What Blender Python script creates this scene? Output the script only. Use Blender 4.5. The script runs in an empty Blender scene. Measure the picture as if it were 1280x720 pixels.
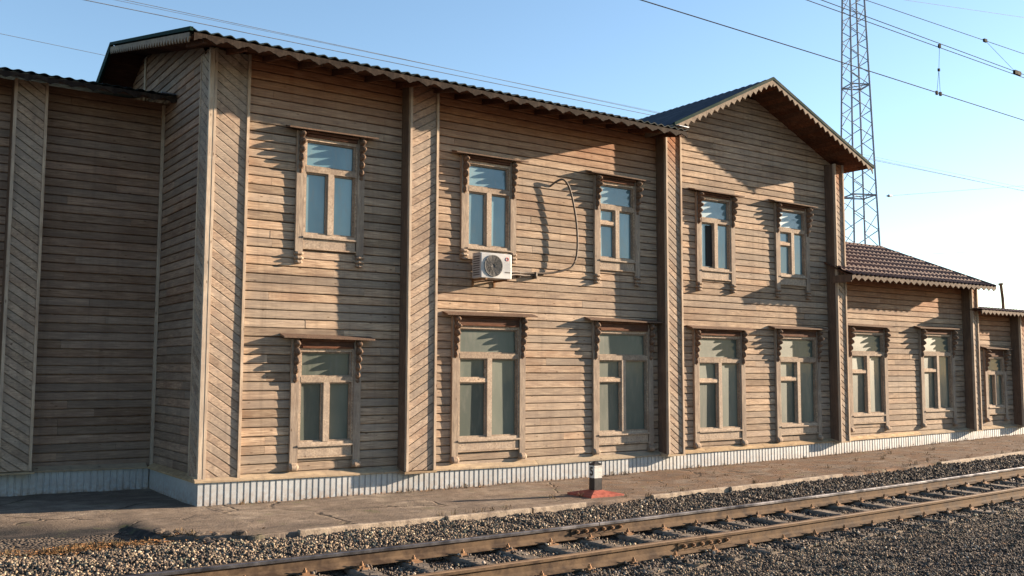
import bpy, bmesh, math, random
import numpy as np
from mathutils import Vector, Matrix
random.seed(7); rng = np.random.default_rng(11)
S = bpy.context.scene; C = S.collection

# ------------------------------------------------------------------ camera
cd = bpy.data.cameras.new('camera'); cam = bpy.data.objects.new('camera', cd); C.objects.link(cam)
YAW, PITCH, ROLL, F = .6113, .0858, .0035, 1196.926
fw = Vector((math.sin(YAW)*math.cos(PITCH), math.cos(YAW)*math.cos(PITCH), math.sin(PITCH)))
rt = Vector((math.cos(YAW), -math.sin(YAW), 0)); up = rt.cross(fw)
rt2 = rt*math.cos(ROLL)+up*math.sin(ROLL); up2 = -rt*math.sin(ROLL)+up*math.cos(ROLL)
M = Matrix((rt2, up2, -fw)).transposed().to_4x4(); M.translation = Vector((-4.6816, -15.0423, 2.1))
cam.matrix_world = M
cd.sensor_width = 36; cd.lens = 36*F/1280; cd.clip_end = 2000; cd.clip_start = .05
S.camera = cam
# ------------------------------------------------------------------ light
SUN = Vector((3.8, -1.0, .86)).normalized()
sl = bpy.data.lights.new('sun', 'SUN'); sl.energy = 5.0; sl.angle = math.radians(.55); sl.color = (1, .79, .58)
so = bpy.data.objects.new('sun', sl); C.objects.link(so); so.rotation_euler = SUN.to_track_quat('Z', 'Y').to_euler()
W = bpy.data.worlds.new('World'); S.world = W; W.use_nodes = True
nt = W.node_tree; bg = nt.nodes['Background']; sky = nt.nodes.new('ShaderNodeTexSky')
sky.sky_type = 'NISHITA'; sky.sun_disc = False
sky.sun_elevation = math.asin(SUN.z); sky.sun_rotation = math.atan2(SUN.x, SUN.y)
sky.air_density = 1.0; sky.dust_density = .25; sky.ozone_density = 2.0; sky.altitude = 100
nt.links.new(sky.outputs[0], bg.inputs[0]); bg.inputs[1].default_value = .064
S.view_settings.view_transform = 'Standard'; S.view_settings.look = 'None'
S.view_settings.exposure = 2.2; S.view_settings.gamma = 1; S.view_settings.use_curve_mapping = False
S.render.engine = 'CYCLES'

# ------------------------------------------------------------------ materials
def mat(name, rough=.8, metal=0, spec=.3):
    m = bpy.data.materials.new(name); m.use_nodes = True
    b = m.node_tree.nodes['Principled BSDF']
    b.inputs['Roughness'].default_value = rough; b.inputs['Metallic'].default_value = metal
    b.inputs['Specular IOR Level'].default_value = spec
    return m, m.node_tree, b
def N(t, typ, **k):
    n = t.nodes.new(typ)
    for a, v in k.items():
        if a.startswith('i_'): n.inputs[int(a[2:])].default_value = v
        else: setattr(n, a, v)
    return n
def noise(t, vec, scale, detail=4, rough=.55, dist=0):
    n = N(t, 'ShaderNodeTexNoise'); n.inputs['Scale'].default_value = scale; n.inputs['Detail'].default_value = detail
    n.inputs['Roughness'].default_value = rough; n.inputs['Distortion'].default_value = dist
    t.links.new(vec, n.inputs['Vector']); return n.outputs['Fac']
def ramp(t, fac, stops):
    r = N(t, 'ShaderNodeValToRGB'); e = r.color_ramp.elements
    while len(e) < len(stops): e.new(.5)
    for el, (p, c) in zip(e, stops):
        el.position = p; el.color = (*c, 1) if len(c) == 3 else c
    t.links.new(fac, r.inputs[0]); return r.outputs[0]
def rampf(t, fac, a, b, lo=0, hi=1):
    r = N(t, 'ShaderNodeMapRange'); r.inputs[1].default_value = a; r.inputs[2].default_value = b
    r.inputs[3].default_value = lo; r.inputs[4].default_value = hi
    t.links.new(fac, r.inputs[0]); return r.outputs[0]
def mix(t, fac, a, b, mode='MIX'):
    m = N(t, 'ShaderNodeMix', data_type='RGBA', blend_type=mode)
    for sock, v in ((m.inputs[0], fac), (m.inputs[6], a), (m.inputs[7], b)):
        if isinstance(v, (int, float)): sock.default_value = v
        elif isinstance(v, tuple): sock.default_value = (*v, 1)
        else: t.links.new(v, sock)
    return m.outputs[2]
def math_(t, op, a, b=0.):
    m = N(t, 'ShaderNodeMath', operation=op)
    for s, v in ((m.inputs[0], a), (m.inputs[1], b)):
        if isinstance(v, (int, float)): s.default_value = v
        else: t.links.new(v, s)
    return m.outputs[0]
def bump(t, b, h, strength=.3, dist=.01):
    n = N(t, 'ShaderNodeBump'); n.inputs['Strength'].default_value = strength; n.inputs['Distance'].default_value = dist
    t.links.new(h, n.inputs['Height']); t.links.new(n.outputs[0], b.inputs['Normal'])
def pos(t): return N(t, 'ShaderNodeNewGeometry').outputs['Position']
def mapping(t, vec, scale=(1, 1, 1), rot=(0, 0, 0)):
    m = N(t, 'ShaderNodeMapping'); m.inputs['Scale'].default_value = scale; m.inputs['Rotation'].default_value = rot
    t.links.new(vec, m.inputs['Vector']); return m.outputs[0]

def wood(name, scale, c_dark, c_mid, c_light, warm_shade=True, rot=(0, 0, 0), warmk=1., var=(.66, 1.18)):
    m, t, b = mat(name, .85, 0, .10)
    geo = N(t, 'ShaderNodeNewGeometry'); p = geo.outputs['Position']; isl = geo.outputs['Random Per Island']
    off = N(t, 'ShaderNodeCombineXYZ')
    for i, k in enumerate((37., 91., 53.)): t.links.new(math_(t, 'MULTIPLY', isl, k), off.inputs[i])
    add = N(t, 'ShaderNodeVectorMath', operation='ADD'); t.links.new(p, add.inputs[0]); t.links.new(off.outputs[0], add.inputs[1])
    v = mapping(t, add.outputs[0], scale, rot)
    grain = noise(t, v, 3.2, 6, .65, .4)
    fine = noise(t, v, 11., 3, .6)
    blot = noise(t, mapping(t, add.outputs[0], tuple(math.sqrt(s) for s in scale), rot), 1.6, 4, .6)
    col = ramp(t, grain, [(.33, c_dark), (.49, c_mid), (.64, c_light)])
    col = mix(t, rampf(t, blot, .42, .66, 0, .7), col, (c_mid[0]*.60, c_mid[1]*.60, c_mid[2]*.66))
    big = noise(t, mapping(t, p, (.9, .9, 1.6)), 1.0, 5, .65)
    col = mix(t, rampf(t, big, .48, .66, 0, .42), col, (c_mid[0]*.62, c_mid[1]*.50, c_mid[2]*.45))
    pale = noise(t, mapping(t, p, (.6, .6, 2.4), (0, 0, 0)), 1.7, 5, .65)
    col = mix(t, rampf(t, pale, .54, .72, 0, .35), col, (c_light[0]*1.08, c_light[1]*1.1, c_light[2]*1.15))
    # every board a little different
    rv = rampf(t, isl, 0, 1, *var)
    cmb = N(t, 'ShaderNodeCombineColor'); [t.links.new(rv, cmb.inputs[i]) for i in range(3)]
    col = mix(t, 1., col, cmb.outputs[0], 'MULTIPLY')
    hs = N(t, 'ShaderNodeTexWhiteNoise', noise_dimensions='1D'); t.links.new(math_(t, 'MULTIPLY', isl, 77.), hs.inputs['W'])
    col = mix(t, math_(t, 'MULTIPLY', hs.outputs[0], .4), col, (c_mid[1]*1.12, c_mid[1]*1.04, c_mid[1]*.92))
    # knots
    vo = N(t, 'ShaderNodeTexVoronoi'); t.links.new(mapping(t, add.outputs[0], tuple(2.2*s**.35 for s in scale), rot), vo.inputs['Vector'])
    vo.inputs['Scale'].default_value = 1.3
    kn = rampf(t, vo.outputs['Distance'], .05, .11, .75, 0)
    col = mix(t, kn, col, (.055, .032, .02))
    # rain streaks and grime running down
    st = noise(t, mapping(t, p, (9, 9, .5)), 1.0, 4, .6)
    col = mix(t, rampf(t, st, .52, .75, 0, .38), col, (.10, .075, .058))
    if warm_shade:   # under the eaves: warm unweathered pine, darkened to paint in some eave shade
        at = N(t, 'ShaderNodeAttribute', attribute_name='prot')
        f = math_(t, 'MULTIPLY', at.outputs['Fac'], rampf(t, blot, .2, .7, .75, .95))
        warm = ramp(t, grain, [(.25, (.12*warmk, .038*warmk, .016*warmk)), (.55, (.27*warmk, .105*warmk, .042*warmk)), (.8, (.42*warmk, .185*warmk, .078*warmk))])
        col = mix(t, f, col, warm)
    t.links.new(col, b.inputs['Base Color'])
    hh = math_(t, 'ADD', math_(t, 'MULTIPLY', grain, .7), math_(t, 'MULTIPLY', fine, .5))
    bump(t, b, hh, .5, .006)
    return m
GD, GM, GL = (.14, .096, .066), (.31, .222, .152), (.455, .35, .25)
m_wall = wood('weathered_boards', (1.1, 1.1, 26), GD, GM, GL)
m_walld = wood('red_brown_weathered_boards', (1.1, 1.1, 26), (.11, .068, .046), (.25, .165, .115), (.36, .26, .19), warmk=.5)  # darker copy for side and wing; low warmk deepens the painted eave shade
m_vert = wood('upright_boards', (24, 24, 1.1), (.26, .19, .13), (.42, .33, .24), (.54, .45, .34))
m_diag = wood('diagonal_boards', (5, 5, 14), (.15, .108, .078), (.31, .23, .168), (.43, .335, .25), var=(.78, 1.14))
m_dark = wood('brown_stained_boards', (20, 20, 1.2), (.075, .040, .026), (.135, .078, .050), (.21, .13, .085), warm_shade=False)
m_carv = wood('carved_wood', (9, 9, 7), (.06, .033, .022), (.14, .082, .052), (.30, .20, .13), warm_shade=False)
m_sash = wood('sash_wood', (9, 9, 9), (.17, .12, .085), (.33, .245, .175), (.46, .37, .275), warm_shade=False)
m_board = wood('surround_boards', (16, 16, 1.5), (.13, .09, .062), (.27, .20, .145), (.40, .32, .24), warm_shade=False)
m_soff = wood('soffit_boards', (1.2, 10, 10), (.05, .020, .012), (.105, .042, .023), (.17, .075, .04), warm_shade=False)
m_laced = wood('dark_lace_wood', (6, 6, 6), (.010, .006, .005), (.024, .015, .011), (.05, .034, .024), warm_shade=False)
m_laced2 = wood('brown_lace_wood', (6, 6, 6), (.06, .042, .03), (.14, .10, .07), (.22, .165, .12), warm_shade=False)
m_lace = wood('lace_wood', (6, 6, 6), (.10, .074, .052), (.21, .158, .11), (.31, .245, .18), warm_shade=False)

def simple(name, c1, c2, scale=3., rough=.7, metal=0, spec=.3, bmp=.2, lo=.35, hi=.65, bd=.005, detail=5):
    m, t, b = mat(name, rough, metal, spec)
    p = pos(t); n = noise(t, p, scale, detail, .6)
    t.links.new(ramp(t, n, [(lo, c1), (hi, c2)]), b.inputs['Base Color'])
    t.links.new(rampf(t, n, .3, .7, max(rough-.12, .05), min(rough+.1, 1)), b.inputs['Roughness'])
    if bmp: bump(t, b, noise(t, p, scale*8, 4), bmp, bd)
    return m
def plinth_mat():
    m, t, b = mat('painted_corrugated_sheet', .55, .0, .4); p = pos(t)
    n = noise(t, p, 1.3, 5, .6); n2 = noise(t, mapping(t, p, (12, 12, 1.2)), 1.5, 4)
    col = ramp(t, n, [(.3, (.25, .28, .305)), (.7, (.36, .385, .405))])
    col = mix(t, rampf(t, n2, .5, .75, 0, .35), col, (.36, .35, .33))
    splash = N(t, 'ShaderNodeAttribute', attribute_name='prot')
    col = mix(t, math_(t, 'MULTIPLY', splash.outputs['Fac'], rampf(t, noise(t, p, 14, 4), .35, .6)), col, (.20, .135, .09))  # dirt splashed up from the ground, thickest at the foot
    t.links.new(col, b.inputs['Base Color']); bump(t, b, n, .2, .01); return m
m_plin = plinth_mat()
m_ledge = wood('ledge_boards', (1.2, 1.2, 10), (.19, .13, .075), (.34, .245, .14), (.45, .34, .20), warm_shade=False)
m_found = simple('concrete', (.22, .21, .19), (.34, .32, .29), 4)
m_roofg = simple('dark_green_sheet', (.008, .016, .018), (.016, .028, .03), 2.5, .7, .0, .15)
m_roofb = simple('navy_sheet', (.007, .009, .016), (.012, .016, .026), 2.5, .6, .0, .2)
m_tile = simple('brown_metal_tile', (.062, .038, .034), (.105, .066, .058), 5, .75, .0, .12)
m_rust_tar = simple('rust', (.10, .05, .025), (.26, .145, .07), 6, .85)
m_rail = simple('rusty_rail_side', (.040, .026, .018), (.115, .078, .049), 4.5, .9, .0, .12, lo=.38, hi=.6)
m_railhead = simple('worn_rail_head', (.06, .06, .07), (.15, .145, .155), 3, .38, .85, .5, bmp=0)
m_railhead2 = simple('rusty_rail_head', (.085, .050, .030), (.175, .115, .070), 3, .75, .0, .2, bmp=0)
m_white = simple('white_casing', (.27, .275, .285), (.35, .355, .36), 3, .4, 0, .5, bmp=0)
m_grille = simple('grey_plastic', (.055, .05, .05), (.09, .085, .08), 6, .6, bmp=0)
m_grille2 = simple('dark_grille', (.10, .098, .095), (.15, .15, .15), 6, .6, bmp=0)
m_black = simple('black_paint', (.010, .010, .012), (.03, .03, .032), 6, .5)
m_wpaint = simple('white_paint', (.34, .32, .29), (.56, .55, .51), 14, .8, lo=.36, hi=.5)
m_redp = simple('red_paint', (.20, .04, .026), (.36, .09, .058), 9, .8, lo=.4, hi=.56, bmp=.4)
m_logo = simple('red_print', (.5, .06, .04), (.55, .07, .05), 5, .5, bmp=0)
m_hose = simple('dark_tape', (.045, .035, .03), (.10, .075, .055), 12, .7)
m_steel = simple('galvanised_steel', (.19, .215, .26), (.26, .29, .34), 2, .8, 0, .1, bmp=0)
m_wire = simple('wire', (.030, .030, .034), (.05, .05, .055), 2, .6, .3, bmp=0)
m_rubber = simple('dark_clamp', (.006, .006, .007), (.012, .012, .013), 4, .9, 0, .1, bmp=0)
m_wiref = simple('aluminium_wire', (.16, .18, .21), (.22, .24, .27), 2, .6, .3, bmp=0)
m_greenedge = simple('green_flashing', (.006, .018, .016), (.010, .030, .026), 3, .8, 0, .05)
m_flash = simple('bare_flashing', (.06, .08, .12), (.12, .15, .20), 3, .6, .2)
m_kerb = simple('kerb_concrete', (.13, .10, .078), (.36, .295, .225), 7, .9, bmp=.6, bd=.01)
m_int = simple('dark_room', (.01, .01, .01), (.015, .015, .015), 3, .9, bmp=0)

def pane_mat(name, c1, c2, coat=.6, ior=1.7):
    m, t, b = mat(name, .5, 0, .15); p = pos(t)
    n = noise(t, mapping(t, p, (1.4, 1.4, .5)), 1.1, 3, .5)
    t.links.new(ramp(t, n, [(.35, c1), (.65, c2)]), b.inputs['Base Color'])
    isl = N(t, 'ShaderNodeNewGeometry').outputs['Random Per Island']; rv = rampf(t, isl, 0, 1, .62, 1.2)
    cb = N(t, 'ShaderNodeCombineColor'); [t.links.new(rv, cb.inputs[i]) for i in range(3)]
    base = mix(t, 1., b.inputs['Base Color'].links[0].from_socket, cb.outputs[0], 'MULTIPLY')
    dirt = noise(t, mapping(t, p, (5, 5, 1.2)), 2.0, 5, .65); base = mix(t, rampf(t, dirt, .5, .72, 0, .35), base, (.16, .15, .13))
    t.links.new(base, b.inputs['Base Color']); t.links.new(rampf(t, dirt, .4, .75, .03, .22), b.inputs['Coat Roughness'])
    b.inputs['Coat Weight'].default_value = coat; b.inputs['Coat Roughness'].default_value = .04
    b.inputs['Coat IOR'].default_value = ior
    nn = N(t, 'ShaderNodeBump'); nn.inputs['Strength'].default_value = .08; nn.inputs['Distance'].default_value = .02
    t.links.new(noise(t, p, 2.5, 2), nn.inputs['Height']); t.links.new(nn.outputs[0], b.inputs['Coat Normal'])
    return m
m_pane_u = pane_mat('sky_tint_glass', (.05, .115, .145), (.10, .19, .225), 1., 1.75)  # blue of the reflected sky is put into the base colour
m_pane_l = pane_mat('green_grey_glass', (.056, .070, .060), (.092, .105, .088), .32, 1.45)

def ground_mat():
    m, t, b = mat('old_asphalt', .92, 0, .15); p = pos(t)
    flat = mapping(t, p, (1, 1, 0))
    n1 = noise(t, flat, .55, 7, .62, .5); n2 = noise(t, flat, 3.2, 8, .7); n3 = noise(t, flat, 45, 3, .7)
    col = ramp(t, n1, [(.32, (.085, .066, .053)), (.5, (.18, .14, .11)), (.66, (.28, .23, .18))])
    col = mix(t, rampf(t, n2, .40, .62, 0, .75), col, (.085, .062, .048))
    col = mix(t, rampf(t, n3, .45, .7, 0, .45), col, (.33, .28, .215))
    # dark re-laid asphalt band (a different material)
    at = N(t, 'ShaderNodeAttribute', attribute_name='prot')
    f = math_(t, 'MULTIPLY', at.outputs['Fac'], rampf(t, n2, .2, .45, .75, 1))
    dk = ramp(t, n3, [(.35, (.016, .016, .018)), (.7, (.036, .035, .034))])
    col = mix(t, f, col, dk)
    # leaf mould and dead grass further along
    sx = N(t, 'ShaderNodeSeparateXYZ'); t.links.new(p, sx.inputs[0])
    lf = math_(t, 'MULTIPLY', rampf(t, sx.outputs[0], 3, 10, 0, 1), rampf(t, noise(t, flat, 1.4, 6, .7), .36, .54, 0, .92))
    col = mix(t, lf, col, ramp(t, n2, [(.3, (.07, .04, .025)), (.6, (.16, .09, .05)), (.75, (.20, .15, .06))]))
    moss = rampf(t, noise(t, flat, 1.9, 5, .7), .58, .68, 0, .5)
    col = mix(t, moss, col, (.10, .11, .045))
    # cracks
    vo = N(t, 'ShaderNodeTexVoronoi', feature='DISTANCE_TO_EDGE'); vo.inputs['Scale'].default_value = .62
    w = N(t, 'ShaderNodeMix', data_type='RGBA'); w.inputs[0].default_value = .25
    nn = N(t, 'ShaderNodeTexNoise'); nn.inputs['Scale'].default_value = 2.2; nn.inputs['Detail'].default_value = 6; t.links.new(flat, nn.inputs['Vector'])
    t.links.new(flat, w.inputs[6]); t.links.new(nn.outputs['Color'], w.inputs[7]); t.links.new(w.outputs[2], vo.inputs['Vector'])
    cr = rampf(t, vo.outputs['Distance'], .003, .012, 1, 0)
    cr = math_(t, 'MULTIPLY', cr, rampf(t, noise(t, flat, 1.1, 2), .46, .56, 0, .8))
    scuff = noise(t, mapping(t, p, (.5, 2.6, 0)), 2.1, 7, .75)
    col = mix(t, rampf(t, scuff, .48, .62, 0, .6), col, (.075, .062, .055))
    col = mix(t, cr, col, (.035, .028, .022))
    t.links.new(col, b.inputs['Base Color'])
    h = math_(t, 'SUBTRACT', math_(t, 'ADD', math_(t, 'MULTIPLY', n2, 1.), math_(t, 'MULTIPLY', n3, .35)), math_(t, 'MULTIPLY', cr, 1.))
    bump(t, b, h, .7, .03)
    return m
m_plat = ground_mat()
def ballast_mat(name, stops, scale):
    m, t, b = mat(name, .95, 0, .15); p = pos(t)
    vo = N(t, 'ShaderNodeTexVoronoi'); vo.inputs['Scale'].default_value = scale; t.links.new(p, vo.inputs['Vector'])
    col = ramp(t, N_first(t, vo.outputs['Color']), stops)
    n = noise(t, p, .8, 5)
    col = mix(t, rampf(t, n, .4, .65, 0, .5), col, (.045, .032, .026))
    t.links.new(col, b.inputs['Base Color']); bump(t, b, math_(t, 'SUBTRACT', 1., vo.outputs['Distance']), 1., .04)
    return m
def N_first(t, colsock):
    s = N(t, 'ShaderNodeSeparateColor'); t.links.new(colsock, s.inputs[0]); return s.outputs[0]
m_bal = ballast_mat('ballast_bed', [(0, (.03, .026, .024)), (.5, (.07, .058, .05)), (1, (.15, .125, .10))], 22)
def stone_mat():
    m, t, b = mat('ballast_stone', .9, 0, .2)
    geo = N(t, 'ShaderNodeNewGeometry'); isl = geo.outputs['Random Per Island']
    col = ramp(t, isl, [(0, (.03, .026, .024)), (.3, (.07, .056, .046)), (.55, (.16, .12, .088)), (.80, (.24, .185, .125)), (.86, (.09, .10, .075)), (.95, (.31, .24, .165)), (1, (.46, .39, .29))])
    at = N(t, 'ShaderNodeAttribute', attribute_name='prot')     # oily, iron-stained stones near the rails and the yard side
    col = mix(t, math_(t, 'MULTIPLY', at.outputs['Fac'], .75), col, ramp(t, isl, [(0, (.010, .010, .011)), (.55, (.030, .026, .026)), (.86, (.066, .054, .050)), (1, (.21, .20, .195))]))
    t.links.new(col, b.inputs['Base Color']); bump(t, b, noise(t, geo.outputs['Position'], 60, 3), .4, .01)
    return m
m_stone = stone_mat()
m_sleep = simple('old_concrete', (.075, .062, .050), (.19, .152, .118), 6, .9, bmp=.6, bd=.01)
m_terr = simple('dry_earth', (.10, .075, .05), (.2, .15, .10), .4, .95, bmp=.5, bd=.05)
m_leaf = simple('dead_leaves', (.13, .055, .02), (.34, .18, .07), 9, .9, bmp=0)
m_grass = simple('dry_grass', (.06, .045, .022), (.15, .095, .045), 7, .9, bmp=0)

# ------------------------------------------------------------------ mesh builder
class MB:
    def __init__(s): s.v = []; s.f = []; s.p = []; s.m = []
    def add(s, vs, fs, prot=0., mi=0):
        o = len(s.v); s.v += [tuple(v) for v in vs]; s.f += [tuple(i+o for i in f) for f in fs]
        s.p += (prot if hasattr(prot, '__len__') else [prot]*len(vs)); s.m += [mi]*len(fs)
    def box(s, a, b, prot=0., mi=0, R=None, bev=0.):
        (x0, y0, z0), (x1, y1, z1) = a, b
        x0, x1 = min(x0, x1), max(x0, x1); y0, y1 = min(y0, y1), max(y0, y1); z0, z1 = min(z0, z1), max(z0, z1)
        vs = [(x0, y0, z0), (x1, y0, z0), (x1, y1, z0), (x0, y1, z0), (x0, y0, z1), (x1, y0, z1), (x1, y1, z1), (x0, y1, z1)]
        fs = [(0, 3, 2, 1), (4, 5, 6, 7), (0, 1, 5, 4), (1, 2, 6, 5), (2, 3, 7, 6), (3, 0, 4, 7)]
        if bev:
            bm = bmesh.new(); bv = [bm.verts.new(v) for v in vs]
            for f in fs: bm.faces.new([bv[i] for i in f])
            bmesh.ops.bevel(bm, geom=bm.edges[:], offset=bev, segments=2, affect='EDGES', profile=.6)
            bm.verts.index_update(); vs = [v.co[:] for v in bm.verts]; fs = [[v.index for v in f.verts] for f in bm.faces]; bm.free()
        if R is not None: vs = [tuple(R @ Vector(v)) for v in vs]
        s.add(vs, fs, prot, mi)
    def prism(s, poly, d, prot=0., mi=0):       # poly: list of 3D points, extruded by vector d
        n = len(poly); d = Vector(d)
        vs = [Vector(p) for p in poly] + [Vector(p)+d for p in poly]
        fs = [tuple(range(n))[::-1], tuple(range(n, 2*n))] + [(i, (i+1) % n, (i+1) % n+n, i+n) for i in range(n)]
        s.add(vs, fs, prot, mi)
    def tube(s, pts, r, n=6, mi=0, prot=0.):
        pts = [Vector(p) for p in pts]; vs = []; fs = []
        for i, p in enumerate(pts):
            t = (pts[min(i+1, len(pts)-1)]-pts[max(i-1, 0)]).normalized()
            a = t.cross(Vector((0, 0, 1)) if abs(t.z) < .9 else Vector((1, 0, 0))).normalized(); b = t.cross(a)
            rr = r[i] if hasattr(r, '__len__') else r
            for k in range(n):
                an = 2*math.pi*k/n; vs.append(p+(a*math.cos(an)+b*math.sin(an))*rr)
        for i in range(len(pts)-1):
            for k in range(n):
                fs.append((i*n+k, i*n+(k+1) % n, (i+1)*n+(k+1) % n, (i+1)*n+k))
        fs.append(tuple(range(n))[::-1]); fs.append(tuple(range((len(pts)-1)*n, len(pts)*n)))
        s.add(vs, fs, prot, mi)
    def build(s, name, m, parent=None, smooth=False):
        me = bpy.data.meshes.new(name); me.from_pydata(s.v, [], s.f)
        for x in (m if isinstance(m, (list, tuple)) else [m]): me.materials.append(x)
        a = me.attributes.new('prot', 'FLOAT', 'POINT'); a.data.foreach_set('value', np.array(s.p, dtype=np.float32))
        if max(s.m, default=0): me.polygons.foreach_set('material_index', s.m)
        if smooth: me.polygons.foreach_set('use_smooth', [True]*len(me.polygons))
        me.update()
        o = bpy.data.objects.new(name, me); C.objects.link(o)
        if parent: o.parent = parent
        return o
def tag(o, label=None, cat=None, group=None, kind=None):
    if label: o['label'] = label
    if cat: o['category'] = cat
    if group: o['group'] = group
    if kind: o['kind'] = kind
    return o
def empty(name, loc, label, cat, group=None):
    o = bpy.data.objects.new(name, None); C.objects.link(o); o.location = loc; o.empty_display_size = .2
    return tag(o, label, cat, group)
def rebase(o, base):     # put the origin of a mesh at its base, the vertices stay where they are
    o.data.transform(Matrix.Translation(-Vector(base))); o.location = base; return o

# ------------------------------------------------------------------ ground
def gz(x):
    x = max(x, -7.)
    if x < 4.5: return .0009*(x-4.5)**2-.015
    if x < 24: return .0007*(x-4.5)**2-.015
    return .0007*19.5**2-.015+.004*(x-24)
def hash2(x, y):
    return (math.sin(x*2.1+y*1.3)+math.sin(x*.7-y*2.9+1.7)+math.sin(x*5.3+y*4.1)*.5)/2.5
def edge_y(x):
    return -3.06+.018*x+.018*math.sin(x*5.1)+.02*hash2(x*3, 1)
TRK = .022                                     # the track runs at a slight angle to the building
def rail_y(x, k): return (-4.66 if k == 0 else -6.255)+TRK*x
# terrain far out, under everything
t_ = MB(); t_.add([(-600, -600, -.62), (800, -600, -.62), (800, 800, -.62), (-600, 800, -.62)], [(0, 1, 2, 3)])
tag(t_.build('terrain', m_terr), kind='structure')
# ballast bed
def bed_h(x, y):
    g = gz(x); yy = y-TRK*x
    h = g-.225
    if yy > -4.5: h = g-.225+.155*min(1, (yy+4.5)/1.1)
    if -6.2 < yy < -4.72: h = g-.255
    if yy < -6.9: h = g-.225-.06*min(1, (-6.9-yy)/1.5)
    return h+.022*hash2(x*2.2, y*2.4)+.012*hash2(x*6.1, y*5.7)
xs = np.concatenate([np.arange(-16, 26, .16), np.arange(26, 70, .8)]); ys = np.arange(-22, -1.5, .16)
vs = [(x, y, bed_h(x, y)) for y in ys for x in xs]; nx = len(xs)
fs = [(j*nx+i, j*nx+i+1, (j+1)*nx+i+1, (j+1)*nx+i) for j in range(len(ys)-1) for i in range(nx-1)]
g = MB(); g.add(vs, fs); tag(g.build('ballast_bed', m_bal, smooth=True), kind='structure')
# platform (old asphalt apron), with its broken end at the left
def plat_front(x):
    if x > -.25: return edge_y(x)
    if x > -1.35: return edge_y(-.25)+(-.25-x)/1.1*.68+.05*hash2(x*7, 2)
    return -2.50+.10*hash2(x*2.2, 4)+(.12 if x > -1.6 else 0)
def plat_z(x, y):
    z = gz(x)+.008*hash2(x*1.7, y*2.3)+.005*hash2(x*4.9, y*6)
    if x < -1.35:
        k = min(1, (-1.35-x)/.12); s_ = max(0, min(1, (-1.0-y)/1.5)); z -= k*.22*s_*s_*(3-2*s_)
    # slightly sunken worn patches
    z -= .02*max(0, hash2(x*.9+3, y*1.4))
    return z
p_ = MB(); xs = list(np.concatenate([np.arange(-16, 28, .07), np.arange(28, 70, .7)])); T = [0, .01, .03, .06, .1, .15, .2, .27, .34, .42, .5, .6, .7, .8, .9, 1.]
vs = []; pr = []
for x in xs:
    yf = plat_front(x); yb = .4 if x > .1 else 3.2
    zf = plat_z(x, yf)
    vs.append((x, yf+.015, zf-.38)); pr.append(.85 if x < -.25 else .6)
    vs.append((x, yf, zf-.012)); pr.append(.5)
    for t in T[1:]:
        y = yf+(yb-yf)*t; vs.append((x, y, plat_z(x, y)))
        d = 0.
        edge = -.9+.13*hash2(x*1.3, 7)+.06*hash2(x*5, 1)
        if x < -1.0: d = max(0, min(1, (edge-y)/.12))*min(1, (-1.0-x)/.25)
        pr.append(d)
n = len(T)+1
fs = [(i*n+j, (i+1)*n+j, (i+1)*n+j+1, i*n+j+1) for i in range(len(xs)-1) for j in range(n-1)]
p_.add(vs, fs, pr); po = p_.build('platform', m_plat, smooth=True); tag(po, kind='structure')
# kerb along the platform edge, broken into lengths with pieces missing
k_ = MB()
for a, b in ((.35, 2.55), (2.6, 4.1), (4.14, 5.2), (6.72, 8.6), (8.63, 10.6), (10.63, 12.0), (15.6, 17.9), (17.95, 20.5), (20.55, 24), (26, 30)):
    nseg = max(2, int((b-a)/.25)); prof = [(-.10, -.26), (-.10, .008), (-.085, .020), (-.012, .018), (0, .004), (0, -.26)]
    vs = []; fs = []; tl = random.uniform(-.012, .012)
    for i in range(nseg+1):
        x = a+(b-a)*i/nseg
        for (dy, dz) in prof: vs.append((x, edge_y(a+(b-a)*.5)+.018*(x-(a+b)/2)+dy+.045+tl*(i/nseg), gz(x)+dz+random.uniform(-.003, .003)))
    m_ = len(prof)
    for i in range(nseg):
        for j in range(m_): fs.append((i*m_+j, i*m_+(j+1) % m_, (i+1)*m_+(j+1) % m_, (i+1)*m_+j))
    fs += [tuple(range(m_)), tuple(range(nseg*m_, (nseg+1)*m_))[::-1]]
    k_.add(vs, fs)
tag(k_.build('kerb', m_kerb), kind='structure')

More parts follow.
